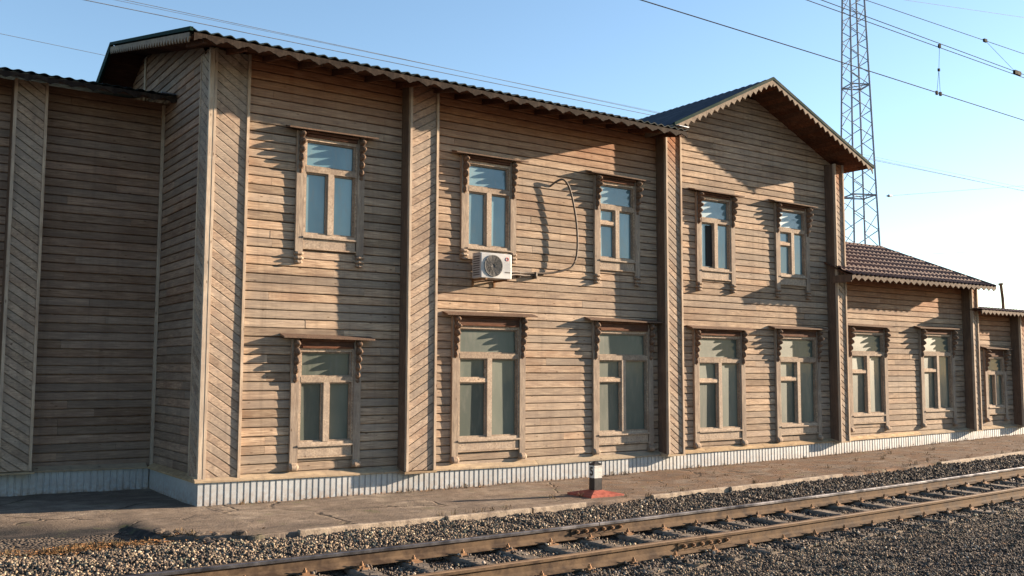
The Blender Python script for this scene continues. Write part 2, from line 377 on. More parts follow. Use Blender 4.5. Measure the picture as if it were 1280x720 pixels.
# ------------------------------------------------------------------ gravel: many small stones, one object
def frustum_ok(P):
    c = np.array([-4.6816, -15.0423, 2.1]); v = P-c
    z = v @ np.array(fw); a = v @ np.array(rt2)/z; b = v @ np.array(up2)/z
    return (z > 3) & (np.abs(a) < .62) & (b < .4) & (b > -.36)
ico = bmesh.new(); bmesh.ops.create_icosphere(ico, subdivisions=1, radius=1)
iv = np.array([v.co[:] for v in ico.verts]); ifc = np.array([[v.index for v in f.verts] for f in ico.faces]); ico.free()
def stones(name, P, R, prot, m, label=None):
    n = len(P); nv = len(iv)
    A = rng.normal(size=(n, 3, 3)); Q, _ = np.linalg.qr(A)
    sc = rng.uniform(.45, 1.3, size=(n, 1, 3)); jit = rng.uniform(.6, 1.25, size=(n, nv, 1))
    V = np.einsum('nij,nvj->nvi', Q, iv[None]*jit*sc)*R[:, None, None]+P[:, None, :]
    Fc = (ifc[None]+(np.arange(n)*nv)[:, None, None]).reshape(-1, 3)
    me = bpy.data.meshes.new(name); me.vertices.add(n*nv); me.vertices.foreach_set('co', V.astype(np.float32).ravel())
    me.loops.add(len(Fc)*3); me.loops.foreach_set('vertex_index', Fc.astype(np.int32).ravel())
    me.polygons.add(len(Fc)); me.polygons.foreach_set('loop_start', np.arange(0, len(Fc)*3, 3, dtype=np.int32))
    me.update(calc_edges=True); me.validate()
    a = me.attributes.new('prot', 'FLOAT', 'POINT'); a.data.foreach_set('value', np.repeat(prot, nv).astype(np.float32))
    me.materials.append(m); o = bpy.data.objects.new(name, me); C.objects.link(o); return o
Ps = []; Rs = []; pro = []
cc = np.array([-4.6816, -15.0423])
cand = rng.uniform([-4, -13.5], [34, -2.2], size=(720000, 2))
dist = np.hypot(*(cand-cc).T)
keep = rng.random(len(cand)) < np.clip((13.5/dist)**1.7, .06, 1)
cand = cand[keep]; dist = dist[keep]
P3 = np.column_stack([cand, np.zeros(len(cand))]); ok = frustum_ok(P3); cand = cand[ok]; dist = dist[ok]
for (x, y), d in zip(cand, dist):
    yy = y-TRK*x
    if y > plat_front(x)-.02: continue
    if x < -1.35 and y > -2.35: continue
    if abs(yy+4.66) < .075 or abs(yy+6.255) < .075: continue
    # the sleepers stay mostly clear of stones
    sx = (x+1.68) % .7; on = (sx < .12 or sx > .58) and -6.95 < yy < -3.95
    if on and random.random() < (.93 if -6.0 < yy < -4.8 else .8): continue
    r = random.uniform(.011, .027)*(1 if d < 17 else d/17)
    if yy < -6.9: r *= .9
    if yy < -6.9: r *= random.choice((.42, .55, .75, 1.0))
    z = bed_h(x, y)+r*random.uniform(-.1, .65)
    if on: z = max(z, gz(x)-.175)
    dk = 0.
    if yy < -6.8: dk = min(1, (-6.8-yy)/1.0)*(.85 if hash2(x*.8, y*1.1) > -.3 else .5)
    elif yy < -4.7: dk = .75
    elif x > 1: dk = min(.75, (x-1)*.09)
    dk = max(0, min(1, dk+random.uniform(-.2, .15)))
    # fresh pale stones round the joint
    if -6.4 < yy < -4.8 and 2.6 < x < 5.2: dk = 0.
    Ps.append((x, y, z)); Rs.append(r); pro.append(dk)
go = stones('gravel', np.array(Ps), np.array(Rs), np.array(pro), m_stone)
tag(go, 'crushed stone ballast heaped round the railway track', 'gravel', kind='stuff')
print('stones', len(Ps))

# ------------------------------------------------------------------ planks
def planks(m, O, U, Nn, z0, z1, span, pitch=.146, holes=(), ztop=None, jit=1., plen=(3.2, 6.5)):
    O, U, Nn = Vector(O), Vector(U).normalized(), Vector(Nn).normalized()
    z = z0; row = 0
    while z < z1-.02:
        zt = min(z+pitch, z1); a, b = span((z+zt)/2); iv_ = [(a, b)]
        for (h0, h1, hz0, hz1) in holes:
            if zt > hz0+.01 and z < hz1-.01:
                nw = []
                for (p, q) in iv_:
                    if h1 <= p or h0 >= q: nw.append((p, q)); continue
                    if h0 > p: nw.append((p, h0))
                    if h1 < q: nw.append((h1, q))
                iv_ = nw
        for (p, q) in iv_:
            u = p
            first = True
            while u < q-.03:
                L_ = random.uniform(*plen)*(random.random() if first else 1.); L_ = max(L_, .5); first = False
                e = min(u+L_, q)
                if q-e < .5: e = q
                g0 = 0 if u == p else .0015; g1 = 0 if e == q else .0015
                n0 = random.uniform(-.0022, .0022)*jit; dz = random.uniform(-.002, .002)*jit; dz2 = dz+random.uniform(-.002, .002)*jit
                prof = [(-.012, .001), (.016+n0, .001), (.026+n0, .009), (.0275+n0, .020), (.021+n0, pitch-.021), (.009+n0, pitch-.0105), (-.012, pitch-.0105)]
                vs = []
                for uu, d in ((u+g0, dz), (e-g1, dz2)):
                    edge_a = uu < e-.01 and u == a and p == a; edge_b = not edge_a and e == b and uu > u+.01
                    for (nn_, zz) in prof:
                        zz = min(z+zz+d, z1+.0); ue = span(zz)[0] if edge_a else (span(zz)[1] if edge_b else uu); vs.append(O+U*ue+Nn*nn_+Vector((0, 0, zz)))
                k = len(prof); fs = [(i, (i+1) % k, k+(i+1) % k, k+i) for i in range(k)]+[tuple(range(k))[::-1], tuple(range(k, 2*k))]
                pv = 0.
                if ztop is not None: pv = max(0, min(1, 1-(ztop-z)/1.15)) ** .8
                m.add(vs, fs, pv); u = e
        z += pitch; row += 1
def diag(m, O, U, Nn, w, z0, z1, slope, pitch=.15, ztop=None):
    O, U, Nn = Vector(O), Vector(U).normalized(), Vector(Nn).normalized()
    z = z0-abs(slope)*w-pitch
    while z < z1+abs(slope)*w:
        a0 = z; b0 = z+slope*w; a1, b1 = a0+pitch-.017, b0+pitch-.017
        n0 = random.uniform(-.002, .002)
        if max(a1, b1) > z0 and min(a0, b0) < z1:
            # clip the parallelogram to z0..z1
            poly = [(0, a0), (w, b0), (w, b1), (0, a1)]
            for lim, sgn in ((z0, 1), (z1, -1)):
                out = []
                for i in range(len(poly)):
                    p, q = poly[i], poly[(i+1) % len(poly)]
                    ip, iq = (p[1]-lim)*sgn >= 0, (q[1]-lim)*sgn >= 0
                    if ip: out.append(p)
                    if ip != iq:
                        k = (lim-p[1])/(q[1]-p[1]); out.append((p[0]+(q[0]-p[0])*k, lim))
                poly = out
            if len(poly) > 2:
                cen = (sum(p[0] for p in poly)/len(poly), sum(p[1] for p in poly)/len(poly)); k = len(poly)
                vs = [O+U*p[0]+Vector((0, 0, p[1]))-Nn*.020 for p in poly]+[O+U*p[0]+Vector((0, 0, p[1]))+Nn*(.012+n0) for p in poly]
                vs += [O+U*(cen[0]+(p[0]-cen[0])*.985)+Vector((0, 0, cen[1]+(p[1]-cen[1])*.93))+Nn*(.019+n0) for p in poly]
                fs = [tuple(range(2*k, 3*k))]
                for l in (0, k):
                    fs += [(l+i, l+(i+1) % k, l+k+(i+1) % k, l+k+i) for i in range(k)]
                pv = 0. if ztop is None else max(0, min(1, 1-(ztop-z)/1.0))
                m.add(vs, fs, pv)
        z += pitch

ST = empty('wooden_station', (0, 0, 0), 'long weathered timber railway station with carved window surrounds beside the track', 'station building')
X2, X3, X4, X5, X6 = 3.42, 9.66, 15.47, 21.58, 24.2
# window table: cx, half width, sill z, head z, bottom of side boards, hood z, kind
WIN = [
 ('u', 2.04, .455, 4.37, 5.96, 3.86, 6.12, 0), ('u', 5.28, .455, 4.43, 5.98, 4.15, 6.13, 0), ('u', 8.50, .455, 4.43, 5.96, 3.88, 6.14, 1),
 ('u', 11.46, .455, 4.41, 5.97, 3.88, 6.12, 0), ('u', 14.13, .455, 4.43, 5.98, 3.86, 6.14, 1),
 ('n', 2.03, .46, .91, 2.40, .46, 2.62, 0), ('l', 5.31, .655, .87, 2.87, .42, 3.12, 1), ('l', 8.65, .655, .86, 2.87, .42, 3.12, 1),
 ('l', 11.53, .655, .83, 2.84, .42, 3.04, 1), ('l', 14.25, .655, .86, 2.88, .44, 3.12, 1),
 ('w', 17.02, .66, 1.04, 3.06, .58, 3.26, 1), ('w', 20.20, .66, 1.09, 3.09, .60, 3.29, 1), ('s', 23.2, .42, 1.13, 2.50, .66, 2.78, 0)]
def holes_for(a, b): return [(c-h-.06, c+h+.06, zb-.04, zt+.05) for (_, c, h, zb, zt, _, _, _) in WIN if a < c < b]
def backing(m, a, b, **k): m.box(a, b, **k)

# main block wall
m = MB(); planks(m, (0, 0, 0), (1, 0, 0), (0, -1, 0), .30, 7.42, lambda z: (.5, X3+.1), holes=holes_for(0, X3), ztop=7.25)
m.box((.0, .055, .0), (X3+.1, .25, 7.40)); m.build('wall', m_wall, ST)
# gable section wall
PKX, PKZ = 12.5, 8.79; SL, SR = .488, .427
def gline(x): return PKZ-.075-(SL*(PKX-x) if x < PKX else SR*(x-PKX))
def gspan(z):
    a = PKX-(PKZ-.05-z)/SL; b = PKX+(PKZ-.05-z)/SR
    return (min(max(X3+.1, a), PKX-.01), max(min(15.82, b), PKX+.01))
m = MB(); planks(m, (0, 0, 0), (1, 0, 0), (0, -1, 0), .30, 8.55, gspan, holes=holes_for(X3, X4), ztop=9.6)
m.prism([(X3+.1, .055, 0), (15.80, .055, 0), (15.80, .055, gline(15.8)), (PKX, .055, gline(PKX)), (X3+.1, .055, gline(X3+.1))], (0, .2, 0))
m.build('wall', m_wall, ST)
# low section wall
m = MB(); planks(m, (0, 0, 0), (1, 0, 0), (0, -1, 0), .38, 4.66, lambda z: (15.7, X5+.1), holes=holes_for(X4, X5), ztop=4.6)
m.box((15.81, .055, 0), (X5+.1, .25, 4.62)); m.build('wall', m_wall, ST)
# lowest section
m = MB(); planks(m, (0, 0, 0), (1, 0, 0), (0, -1, 0), .40, 3.95, lambda z: (X5+.2, 30), holes=holes_for(X5, 30), ztop=4.0)
m.box((X5+.11, .055, 0), (30, .25, 3.92)); m.build('wall', m_wall, ST)
# side wall of the main block (faces left)
YW = 2.74
def sspan(z):
    b = 8.2
    return (max(.42, (z-7.06)/.2377-1), max(min(b, 4.3+(8.31-z)/.43), 4.3))
m = MB(); planks(m, (0, 0, 0), (0, 1, 0), (-1, 0, 0), .30, 8.25, sspan, ztop=8.6)
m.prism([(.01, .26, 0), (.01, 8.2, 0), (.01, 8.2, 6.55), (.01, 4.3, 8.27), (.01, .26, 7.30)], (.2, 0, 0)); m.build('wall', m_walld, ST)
# left wing wall and its left side
m = MB(); planks(m, (0, YW, 0), (1, 0, 0), (0, -1, 0), .40, 6.95, lambda z: (-2.1, -.03), ztop=7.6)
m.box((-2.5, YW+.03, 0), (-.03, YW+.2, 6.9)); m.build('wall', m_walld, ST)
m = MB(); planks(m, (0, YW, 0), (1, 0, 0), (0, -1, 0), .40, 6.95, lambda z: (-9, -2.45), ztop=7.6)
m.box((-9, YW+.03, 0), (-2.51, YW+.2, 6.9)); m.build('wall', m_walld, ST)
# right end of the gabled section above the low roof, and rear walls
m = MB(); planks(m, (15.80, .05, 0), (0, 1, 0), (1, 0, 0), 4.2, 7.15, lambda z: (0, 7.9), ztop=7.4); m.box((15.6, .26, 0), (15.795, 8.2, 7.2)); m.build('wall', m_wall, ST)
m = MB(); planks(m, (0, 8.2, 0), (1, 0, 0), (0, 1, 0), .3, 6.5, lambda z: (-9, 15.8)); m.box((-9, 8.0, 0), (15.6, 8.19, 6.45))
m.box((X5-.1, .26, 0), (X5+.10, 4.5, 4.6)); m.box((15.8, 4.3, 0), (30, 4.5, 3.8)); m.build('wall', m_wall, ST)
# upright strips in the inner corner and far trim on the side wall
m = MB(); m.box((-.075, YW-.09, .40), (-.029, YW-.03, 6.9)); m.box((-.05, 4.1, 6.6), (-.029, 4.22, 8.2)); m.build('corner_strip', m_vert, ST)

# pilasters
def pilaster(x0, x1, z0, z1, p, slope, y0=0., ztop=None, side=True, trimw=.035):
    m = MB(); yf = y0-p
    m.box((x0+.004, yf+.024, z0), (x1-.004, y0+.03, z1), prot=0.)
    diag(m, (x0+.02, yf, 0), (1, 0, 0), (0, -1, 0), x1-x0-.04, z0, z1, slope, pitch=.150, ztop=ztop)
    o = m.build('pilaster', m_diag, ST)
    t = MB(); w = trimw
    for a in (x0, x1-w): t.box((a-.006, yf-.050, z0-.004), (a+w+.004, yf+.02, z1+.003), prot=.1)
    t.build('corner_trim', m_vert, o)
    s = MB()
    if p > .1:
        s.box((x0-.012, yf+.022, z0-.002), (x0+.003, y0-.03, z1)); s.box((x1-.003, yf+.022, z0-.002), (x1+.012, y0-.03, z1))
        s.build('side_board', m_dark, o)
    return o
def gz_roof(x): return gline(x)-.02
PIL = [
 (X2, 4.0, .36, 7.25, .29, .62, 7.2), (X3, 10.12, .36, 7.38, .29, -.75, 7.2), (X4, 15.82, .38, 7.28, .29, -.75, 7.2),
 (X5, 21.88, .46, 4.62, .29, -.8, 4.6), (X6, 24.62, .5, 3.9, .29, -.8, 3.9)]
for (a, b, z0, z1, p, sl_, zt) in PIL: pilaster(a, b, z0, z1, p, sl_, ztop=zt)
# corner pilaster: front face, side face
pc = pilaster(0.0, .58, .38, 7.22, .05, -.72, ztop=None)
m = MB(); m.box((-.05, -.048, .38), (.0, .40, 7.2)); diag(m, (-.05, .40, 0), (0, -1, 0), (-1, 0, 0), .42, .40, 7.2, -.75); m.build('side_face', m_diag, pc)
t = MB(); t.box((-.082, -.096, .376), (-.008, -.02, 7.2)); t.box((-.078, .39, .376), (-.04, .43, 7.2)); t.build('corner_trim', m_vert, pc)
wp = pilaster(-2.52, -2.02, .44, 6.9, .30, -.72, y0=YW, ztop=None)
# low stub of pilaster 5 standing above the lowest roof is the same board, nothing more to add

# windows
def bracket(parent, x, ztop, L_, big=.185, nb=5.5, wid=.055):
    m = MB(); n = 44; zs = [ztop-L_*i/n for i in range(n+1)]; rows = []
    for i, z in enumerate(zs):
        t = i/n; ph = (t*nb) % 1.; bumpv = (math.sin(math.pi*min(1, ph/.62)/2) if ph < .62 else math.cos(math.pi*(ph-.62)/.38/2)**1.2)
        env = (.62+1.7*t) if t < .22 else (1-.80*(t-.22)/.78)
        if t > .94: env *= (1-t)/.06
        p = .080+big*env*(.36+.64*bumpv); w = wid*(.50+.42*bumpv*(1-.3*t))
        rows.append((z, p, w))
    vs = []; fs = []
    for (z, p, w) in rows:
        for (xx, yy) in ((-w*.8, -.06), (-w, -.06-(p-.06)*.5), (-w*.55, -p+.01), (0, -p), (w*.55, -p+.01), (w, -.06-(p-.06)*.5), (w*.8, -.06)):
            vs.append((x+xx, yy, z))
    k = 7
    for i in range(n):
        for j in range(k): fs.append((i*k+j, (i+1)*k+j, (i+1)*k+(j+1) % k, i*k+(j+1) % k))
    fs += [tuple(range(k)), tuple(range(n*k, (n+1)*k))[::-1]]
    m.add(vs, fs); return m.build('carved_bracket', m_carv, parent)
def sideboard(parent, x, z0, z1, w, nub):
    m = MB(); m.box((x-w/2, -.078, z0+(.20 if nub else .12)), (x+w/2, -.02, z1))
    # turned foot of the board
    n = 16; L_ = .20 if nub else .12; vs = []; fs = []
    for i in range(n+1):
        t = i/n; z = z0+L_*(1-t)
        if nub: ww = w*(.36+.20*abs(math.sin(t*math.pi*2.6)))*(1 if t < .9 else .7); pp = .078+.05*abs(math.sin(t*math.pi*2.6))
        else: ww = w*.5*(1+.22*math.sin(t*math.pi)); pp = .078+.055*math.sin(t*math.pi*.8)
        for xx, yy in ((-ww, -.022), (-ww, -pp*.8), (-ww*.5, -pp), (ww*.5, -pp), (ww, -pp*.8), (ww, -.022)): vs.append((x+xx, yy, z))
    for i in range(n):
        for j in range(6): fs.append((i*6+j, (i+1)*6+j, (i+1)*6+(j+1) % 6, i*6+(j+1) % 6))
    fs += [tuple(range(6)), tuple(range(n*6, (n+1)*6))[::-1]]
    m.add(vs, fs); return m.build('side_board', m_board, parent)
def window(kind, cx, hw, zb, zt, zbot, hz, fort, idx):
    H = zt-zb; tr = zt-H*(.31 if kind in 'uns' else .25); jw = .065
    f = MB(); x0, x1 = cx-hw, cx+hw
    f.box((x0-jw, -.062, zb-.05), (x0, .05, zt+.055)); f.box((x1, -.062, zb-.05), (x1+jw, .05, zt+.055))
    f.box((x0, -.060, zt), (x1, .05, zt+.055)); f.box((x0, -.060, zb-.05), (x1, .05, zb))
    f.box((x0, -.066, tr-.05), (x1, .05, tr+.045)); f.box((cx-.052, -.070, zb), (cx+.052, .05, tr-.05))
    # thin sash bars round each light
    lights = [(x0, x1, tr+.045, zt), (x0, cx-.052, zb, tr-.05), (cx+.052, x1, zb, tr-.05)]
    if fort:
        fz = tr-.05-(tr-zb)*.27; f.box((x0, -.058, fz-.035), (cx-.052, .04, fz+.035))
        lights[1] = (x0, cx-.052, zb, fz-.035); lights.append((x0, cx-.052, fz+.035, tr-.05))
    b = .026
    for (a, c, d, e) in lights:
        f.box((a, -.028, d), (a+b, .035, e)); f.box((c-b, -.028, d), (c, .035, e)); f.box((a+b, -.028, d), (c-b, .035, d+b)); f.box((a+b, -.028, e-b), (c-b, .035, e))
    w = f.build('window', m_sash, ST)
    g = MB()
    for (a, c, d, e) in lights:
        n0 = random.uniform(-.006, .006); n1 = random.uniform(-.006, .006)
        g.prism([(a+.01, .012+n0, d+.01), (c-.01, .012+n1, d+.01), (c-.01, .012-n0, e-.01), (a+.01, .012-n1, e-.01)], (0, .006, 0))
    g.build('pane', m_pane_u if kind == 'u' else m_pane_l, w)
    # sill and apron board
    s = MB(); s.box((x0-.04, -.098, zb-.075), (x1+.04, -.02, zb-.048)); s.build('sill', m_sash, w)
    a = MB(); a.box((x0-.02, -.055, zb-.235), (x1+.02, -.02, zb-.08)); a.box((x0-.03, -.072, zb-.262), (x1+.03, -.02, zb-.238)); a.build('apron', m_sash, w)
    # frieze between head and hood
    r = MB(); r.box((x0-.02, -.075, zt+.06), (x1+.02, -.02, hz-.004)); r.box((x0+.01, -.105, zt+.055), (x1-.01, -.075, zt+.09)); r.box((x0-.02, -.12, hz-.05), (x1+.02, -.076, hz-.012))
    r.build('frieze', m_soff, w)
    e_ = .36 if kind != 's' else .30
    h = MB(); tl = random.uniform(-.012, .012); pr_ = .215
    h.prism([(cx-hw-e_, -.02, hz+.065-tl), (cx-hw-e_, -pr_, hz+.012-tl), (cx-hw-e_, -pr_, hz-.012-tl), (cx-hw-e_, -.02, hz+.03-tl)], (2*hw+2*e_, 0, 2*tl)); h.build('hood', m_dark, w)
    bl = {'u': .74, 'n': .74, 'l': .80, 'w': .80, 's': .66}[kind]
    for sx in (-1, 1):
        x = cx+sx*(hw+.10); sideboard(w, x, zbot, hz-.02, .135, kind == 'u'); bracket(w, x, hz-.005, bl, nb=random.choice((5, 5.5, 6)), big=.185*random.uniform(.85, 1.08))
    return w
for i, a in enumerate(WIN): window(*a, i)
# near-black strip on the fourth upper window's left light paints an open sash's dark room
m = MB(); m.box((11.20, -.012, 4.46), (11.385, .004, 5.38)); o = m.build('dark_sash_strip', m_int, ST)

# plinth and ledge
def zp(x): return float(np.interp(x, [-3, 0, .85, 5.8, 13, 24.6, 30], [.40, .355, .345, .285, .335, .475, .52]))
def plinth(path, name='plinth'):
    m = MB(); l = MB()
    for (a, b, nrm, flat) in path:
        a, b, nn_ = Vector((*a, 0)), Vector((*b, 0)), Vector((*nrm, 0)); L_ = (b-a).length; d = (b-a)/L_
        n = int(L_/.105); vs = []; pr = []
        for i in range(n):
            for (du, dn) in ((.0, .0), (.006, .0 if flat else .015), (.078, .0 if flat else .015), (.085, 0.)):
                u = i*L_/n+du; p = a+d*u+nn_*(.10-.018+dn*(1+.15*math.sin(i*1.7)))
                x = p.x; bt = gz(x)-.03
                for fz in (0, .18, 1): vs.append((p.x, p.y, bt+(zp(x)+.01-bt)*fz)); pr.append(1. if fz == 0 else (.5 if fz == .18 else .0))
        k = len(vs)//3; fs = [(3*i+j, 3*i+3+j, 3*i+4+j, 3*i+1+j) for i in range(k-1) for j in (0, 1)]
        m.add(vs, fs, pr)
    o = m.build(name, m_plin, ST)
    return o
PATH = [((-.08, -.0), (30, -.0), (0, -1), 0)]
plinth(PATH)
plinth([((0, YW), (0, -.098), (-1, 0), 1)])
plinth([((-9, YW+.0), (-.08, YW+.0), (0, -1), 0)])
f = MB(); f.box((-.03, -.06, -.3), (30, .05, .30)); f.box((-.06, -.05, -.3), (.05, 8, .33)); f.box((-9, YW-.05, -.3), (-.07, 8, .36))
f.build('foundation', m_found, ST)
def ledge(pts, nrm, proud=.135, h=.075, m=None):
    n = len(pts); nn_ = Vector((*nrm, 0)); vs = []
    for (x, y) in pts:
        b = Vector((x, y, zp(x)))
        for (dn, dz) in ((0, 0), (proud, .004), (proud, .032), (.035, h+.02), (0, h+.02)): vs.append(b+nn_*dn+Vector((0, 0, dz+random.uniform(-.002, .002))))
    fs = [(i*5+j, (i+1)*5+j, (i+1)*5+(j+1) % 5, i*5+(j+1) % 5) for i in range(n-1) for j in range(5)]+[(0, 1, 2, 3, 4), tuple(range((n-1)*5, n*5))[::-1]]
    m.add(vs, fs)
m = MB()
cuts = [-.135, 3.1, 6.4, 9.7, 12.9, 16.1, 19.2, 22.5, 26, 30]
for a, b in zip(cuts[:-1], cuts[1:]): ledge([(a+(b-a-.006)*i/10, 0) for i in range(11)], (0, -1), m=m)
ledge([(0, YW-.13-(YW-.13)*i/6) for i in range(7)][::1], (-1, 0), m=m); ledge([(-9+8.86*i/12, YW) for i in range(13)], (0, -1), m=m)
# little ledge returns round the pilaster feet
for (a, b, z0, z1, p, s_, zt) in PIL:
    z = zp((a+b)/2)
    m.prism([(a-.03, -.03, z+.088), (a-.03, -p-.045, z+.03), (a-.03, -p-.045, z-.0), (a-.03, -.03, z-.0)], (b-a+.06, 0, 0))
z = zp(-2.3); m.prism([(-2.57, YW-.03, z+.09), (-2.57, YW-.35, z+.03), (-2.57, YW-.35, z), (-2.57, YW-.03, z)], (.60, 0, 0))
m.build('ledge', m_ledge, ST)

# ------------------------------------------------------------------ roofs
def lace(parent, A, B, drop=.13, pitch=.33, thick=.022, nrm=(0, -1, 0), plain=.05, kind='wave', mt=None):
    A, B, nn_ = Vector(A), Vector(B), Vector(nrm); L_ = (B-A).length; d = (B-A)/L_
    m = MB(); n = int(L_/(pitch/10)); top = []; bot = []
    for i in range(n+1):
        u = L_*i/n; ph = (u/pitch) % 1
        if kind == 'wave': k = .5+.5*math.cos(2*math.pi*ph)+.14*math.cos(6*math.pi*ph)
        else: k = 1-abs(2*ph-1)
        p = A+d*u; top.append(p); bot.append(p+Vector((0, 0, -plain-(drop-plain)*max(0, k))))
    vs = [v for q in range(n+1) for v in (top[q], bot[q], top[q]+nn_*thick, bot[q]+nn_*thick)]
    fs = []
    for i in range(n):
        a, b = 4*i, 4*i+4
        fs += [(a+2, a+3, b+3, b+2), (a, b, b+1, a+1), (a+1, b+1, b+3, a+3), (a, a+2, b+2, b)]
    m.add(vs, fs); return m.build('lace_trim', mt or m_lace, parent)
def sheet(O, U, V, lu, lv, pitch, amp, m=None, off=.0, th=.006, endv=None, step=0., steppitch=.35, nv=1, startu=None):
    # corrugated sheet: O origin, U along eave, V up the slope (unit vectors), endv(v)->u range
    O, U, V = Vector(O), Vector(U).normalized(), Vector(V).normalized(); Nn = U.cross(V).normalized()
    if Nn.z < 0: Nn = -Nn
    nu = int(lu/(pitch/8)); vs = []; fs = []
    for j in range(nv+1):
        v = lv*j/nv; ua, ub = (0, lu) if endv is None else endv(v)
        for i in range(nu+1):
            u = ua+(ub-ua)*i/nu; w = math.cos(2*math.pi*u/pitch)
            h = amp*w+off
            if step: h += step*(1-((v/steppitch) % 1.))
            P_ = O+U*u+V*(v+(step and .02*w or 0))
            vs.append(P_+Nn*(h+th)); vs.append(P_+Nn*h)
    k = (nu+1)*2
    for j in range(nv):
        for i in range(nu):
            a = j*k+2*i; b = a+2; c = b+k; d = a+k
            fs.append((a, b, c, d)); fs.append((a+1, d+1, c+1, b+1))
    for i in range(nu): a = 2*i; fs.append((a, a+1, a+3, a+2)); a = nv*k+2*i; fs.append((a, a+2, a+3, a+1))
    for j in range(nv): a = j*k; fs.append((a, a+k, a+k+1, a+1)); a = j*k+2*nu; fs.append((a, a+1, a+k+1, a+k))
    m.add(vs, fs)
# main roof: x -.65..9.7
XA, XB = -.65, 9.62; EZ = 7.08; RY, RZ = 4.3, 8.34
s1 = (RZ-EZ)/(RY+1); V1 = Vector((0, 1, s1)).normalized(); L1 = math.hypot(RY+1, RZ-EZ)
s2 = .43; BY = 9.0; V2 = Vector((0, 1, -s2)).normalized(); L2 = math.hypot(BY-RY, s2*(BY-RY))
m = MB(); sheet((XA, -1.03, EZ-.01), (1, 0, 0), V1, XB-XA, L1+.03, .19, .018, m, off=.035, th=.015); sheet((XA, RY, RZ+.0), (1, 0, 0), V2, 16.6-XA, L2, .19, .022, m, off=.03)
R1 = m.build('roof', m_roofg, ST, smooth=False)
def softslab(m, x0, x1, y0, z0, y1, z1, th=.05): m.prism([(x0, y0, z0), (x0, y1, z1), (x0, y1, z1-th), (x0, y0, z0-th)], (x1-x0, 0, 0))
m = MB(); nb = 9
for i in range(nb):   # soffit boards under the front overhang
    ya, yb = -.97+i*.112, -.97+(i+1)*.112-.006; softslab(m, XA+.02, XB-.02, ya, EZ-.02+s1*(ya+1), yb, EZ-.02+s1*(yb+1), .03)
i = 0
while True:           # and under the left end
    ya = .04+i*.16; yb = ya+.153; i += 1
    if yb > RY: break
    softslab(m, XA+.02, .0, ya, EZ-.02+s1*(ya+1), yb, EZ-.02+s1*(yb+1), .03)
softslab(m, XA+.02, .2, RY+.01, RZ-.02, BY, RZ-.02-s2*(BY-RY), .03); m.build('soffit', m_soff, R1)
m = MB()
for i in range(17):
    x = -.45+i*.62
    if x < XB-.1: m.prism([(x, -.93, EZ-.055+s1*.07), (x, .0, EZ-.055+s1), (x, .0, EZ-.15+s1), (x, -.93, EZ-.12+s1*.07)], (.06, 0, 0))
m.build('rafter_end', m_soff, R1)['kind'] = 'stuff'
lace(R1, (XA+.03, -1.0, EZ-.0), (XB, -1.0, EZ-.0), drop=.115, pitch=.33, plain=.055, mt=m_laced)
lace(R1, (XA-.005, -.98, EZ+.0), (XA-.005, RY, RZ-.005), drop=.15, pitch=.17, nrm=(-1, 0, 0), kind='tri', plain=.06)
m = MB(); m.prism([(XA-.04, -1.04, EZ+.07), (XA-.04, RY, RZ+.085), (XA-.04, RY, RZ+.03), (XA-.04, -1.04, EZ+.01)], (.05, 0, 0))
m.prism([(XA-.04, RY, RZ+.08), (XA-.04, BY, RZ+.08-s2*(BY-RY)), (XA-.04, BY, RZ-.10-s2*(BY-RY)), (XA-.04, RY, RZ-.10)], (.05, 0, 0)); m.build('flashing', m_greenedge, R1)
# gable roof: ridge along y at PKX
GL_, GR = 9.36, 16.22; GY0, GY1 = -.9, 8.6
def gtop(x): return PKZ-(SL*(PKX-x) if x < PKX else SR*(x-PKX))
m = MB()
for (xe, sl_) in ((GL_, SL), (GR, SR)):
    sg = 1 if xe < PKX else -1
    Vv = Vector((sg, 0, sl_)).normalized(); lv = math.hypot(PKX-xe, sl_*(PKX-xe))
    sheet((xe, GY0, gtop(xe)), (0, 1, 0), Vv, GY1-GY0, lv, .22, .010, m, off=.0)
R2 = m.build('roof', m_roofb, ST)
m = MB()
for (xe, sl_) in ((GL_+.05, SL), (GR-.04, SR)):
    n = 26
    for i in range(n):
        a = xe+(PKX-xe)*i/n; b = xe+(PKX-xe)*(i+1)/n; b -= (b-a)*.03
        za, zb_ = gtop(a)-.03, gtop(b)-.03
        m.prism([(a, GY0+.03, za), (b, GY0+.03, zb_), (b, GY0+.03, zb_-.03), (a, GY0+.03, za-.03)], (0, GY1-GY0-.1 if xe > PKX else 1.2, 0))
m.build('soffit', m_soff, R2)
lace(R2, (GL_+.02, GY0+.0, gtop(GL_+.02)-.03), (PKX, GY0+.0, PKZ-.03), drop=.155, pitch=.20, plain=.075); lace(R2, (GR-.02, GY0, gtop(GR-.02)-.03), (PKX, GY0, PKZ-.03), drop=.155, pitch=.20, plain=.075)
m = MB()
for (xa, xb) in ((GL_-.02, PKX), (PKX, GR+.02)):
    m.prism([(xa, GY0-.035, gtop(xa)+.025), (xb, GY0-.035, gtop(xb)+.025), (xb, GY0-.035, gtop(xb)-.045), (xa, GY0-.035, gtop(xa)-.045)], (0, .05, 0))
m.build('flashing', m_greenedge, R2)
m = MB(); m.prism([(GL_-.02, GY0, gtop(GL_)-.02), (GL_-.02, GY1, gtop(GL_)-.02), (GL_-.02, GY1, gtop(GL_)-.14), (GL_-.02, GY0, gtop(GL_)-.14)], (.03, 0, 0)); m.build('fascia', m_lace, R2)
m = MB(); m.prism([(XB-.25, -1.04, EZ+.10), (XB+.12, -.95, EZ+.13), (XB+.12, .3, EZ+.40), (XB-.25, .3, EZ+.38)], (0, 0, .012)); m.build('valley_sheet', m_flash, R2)
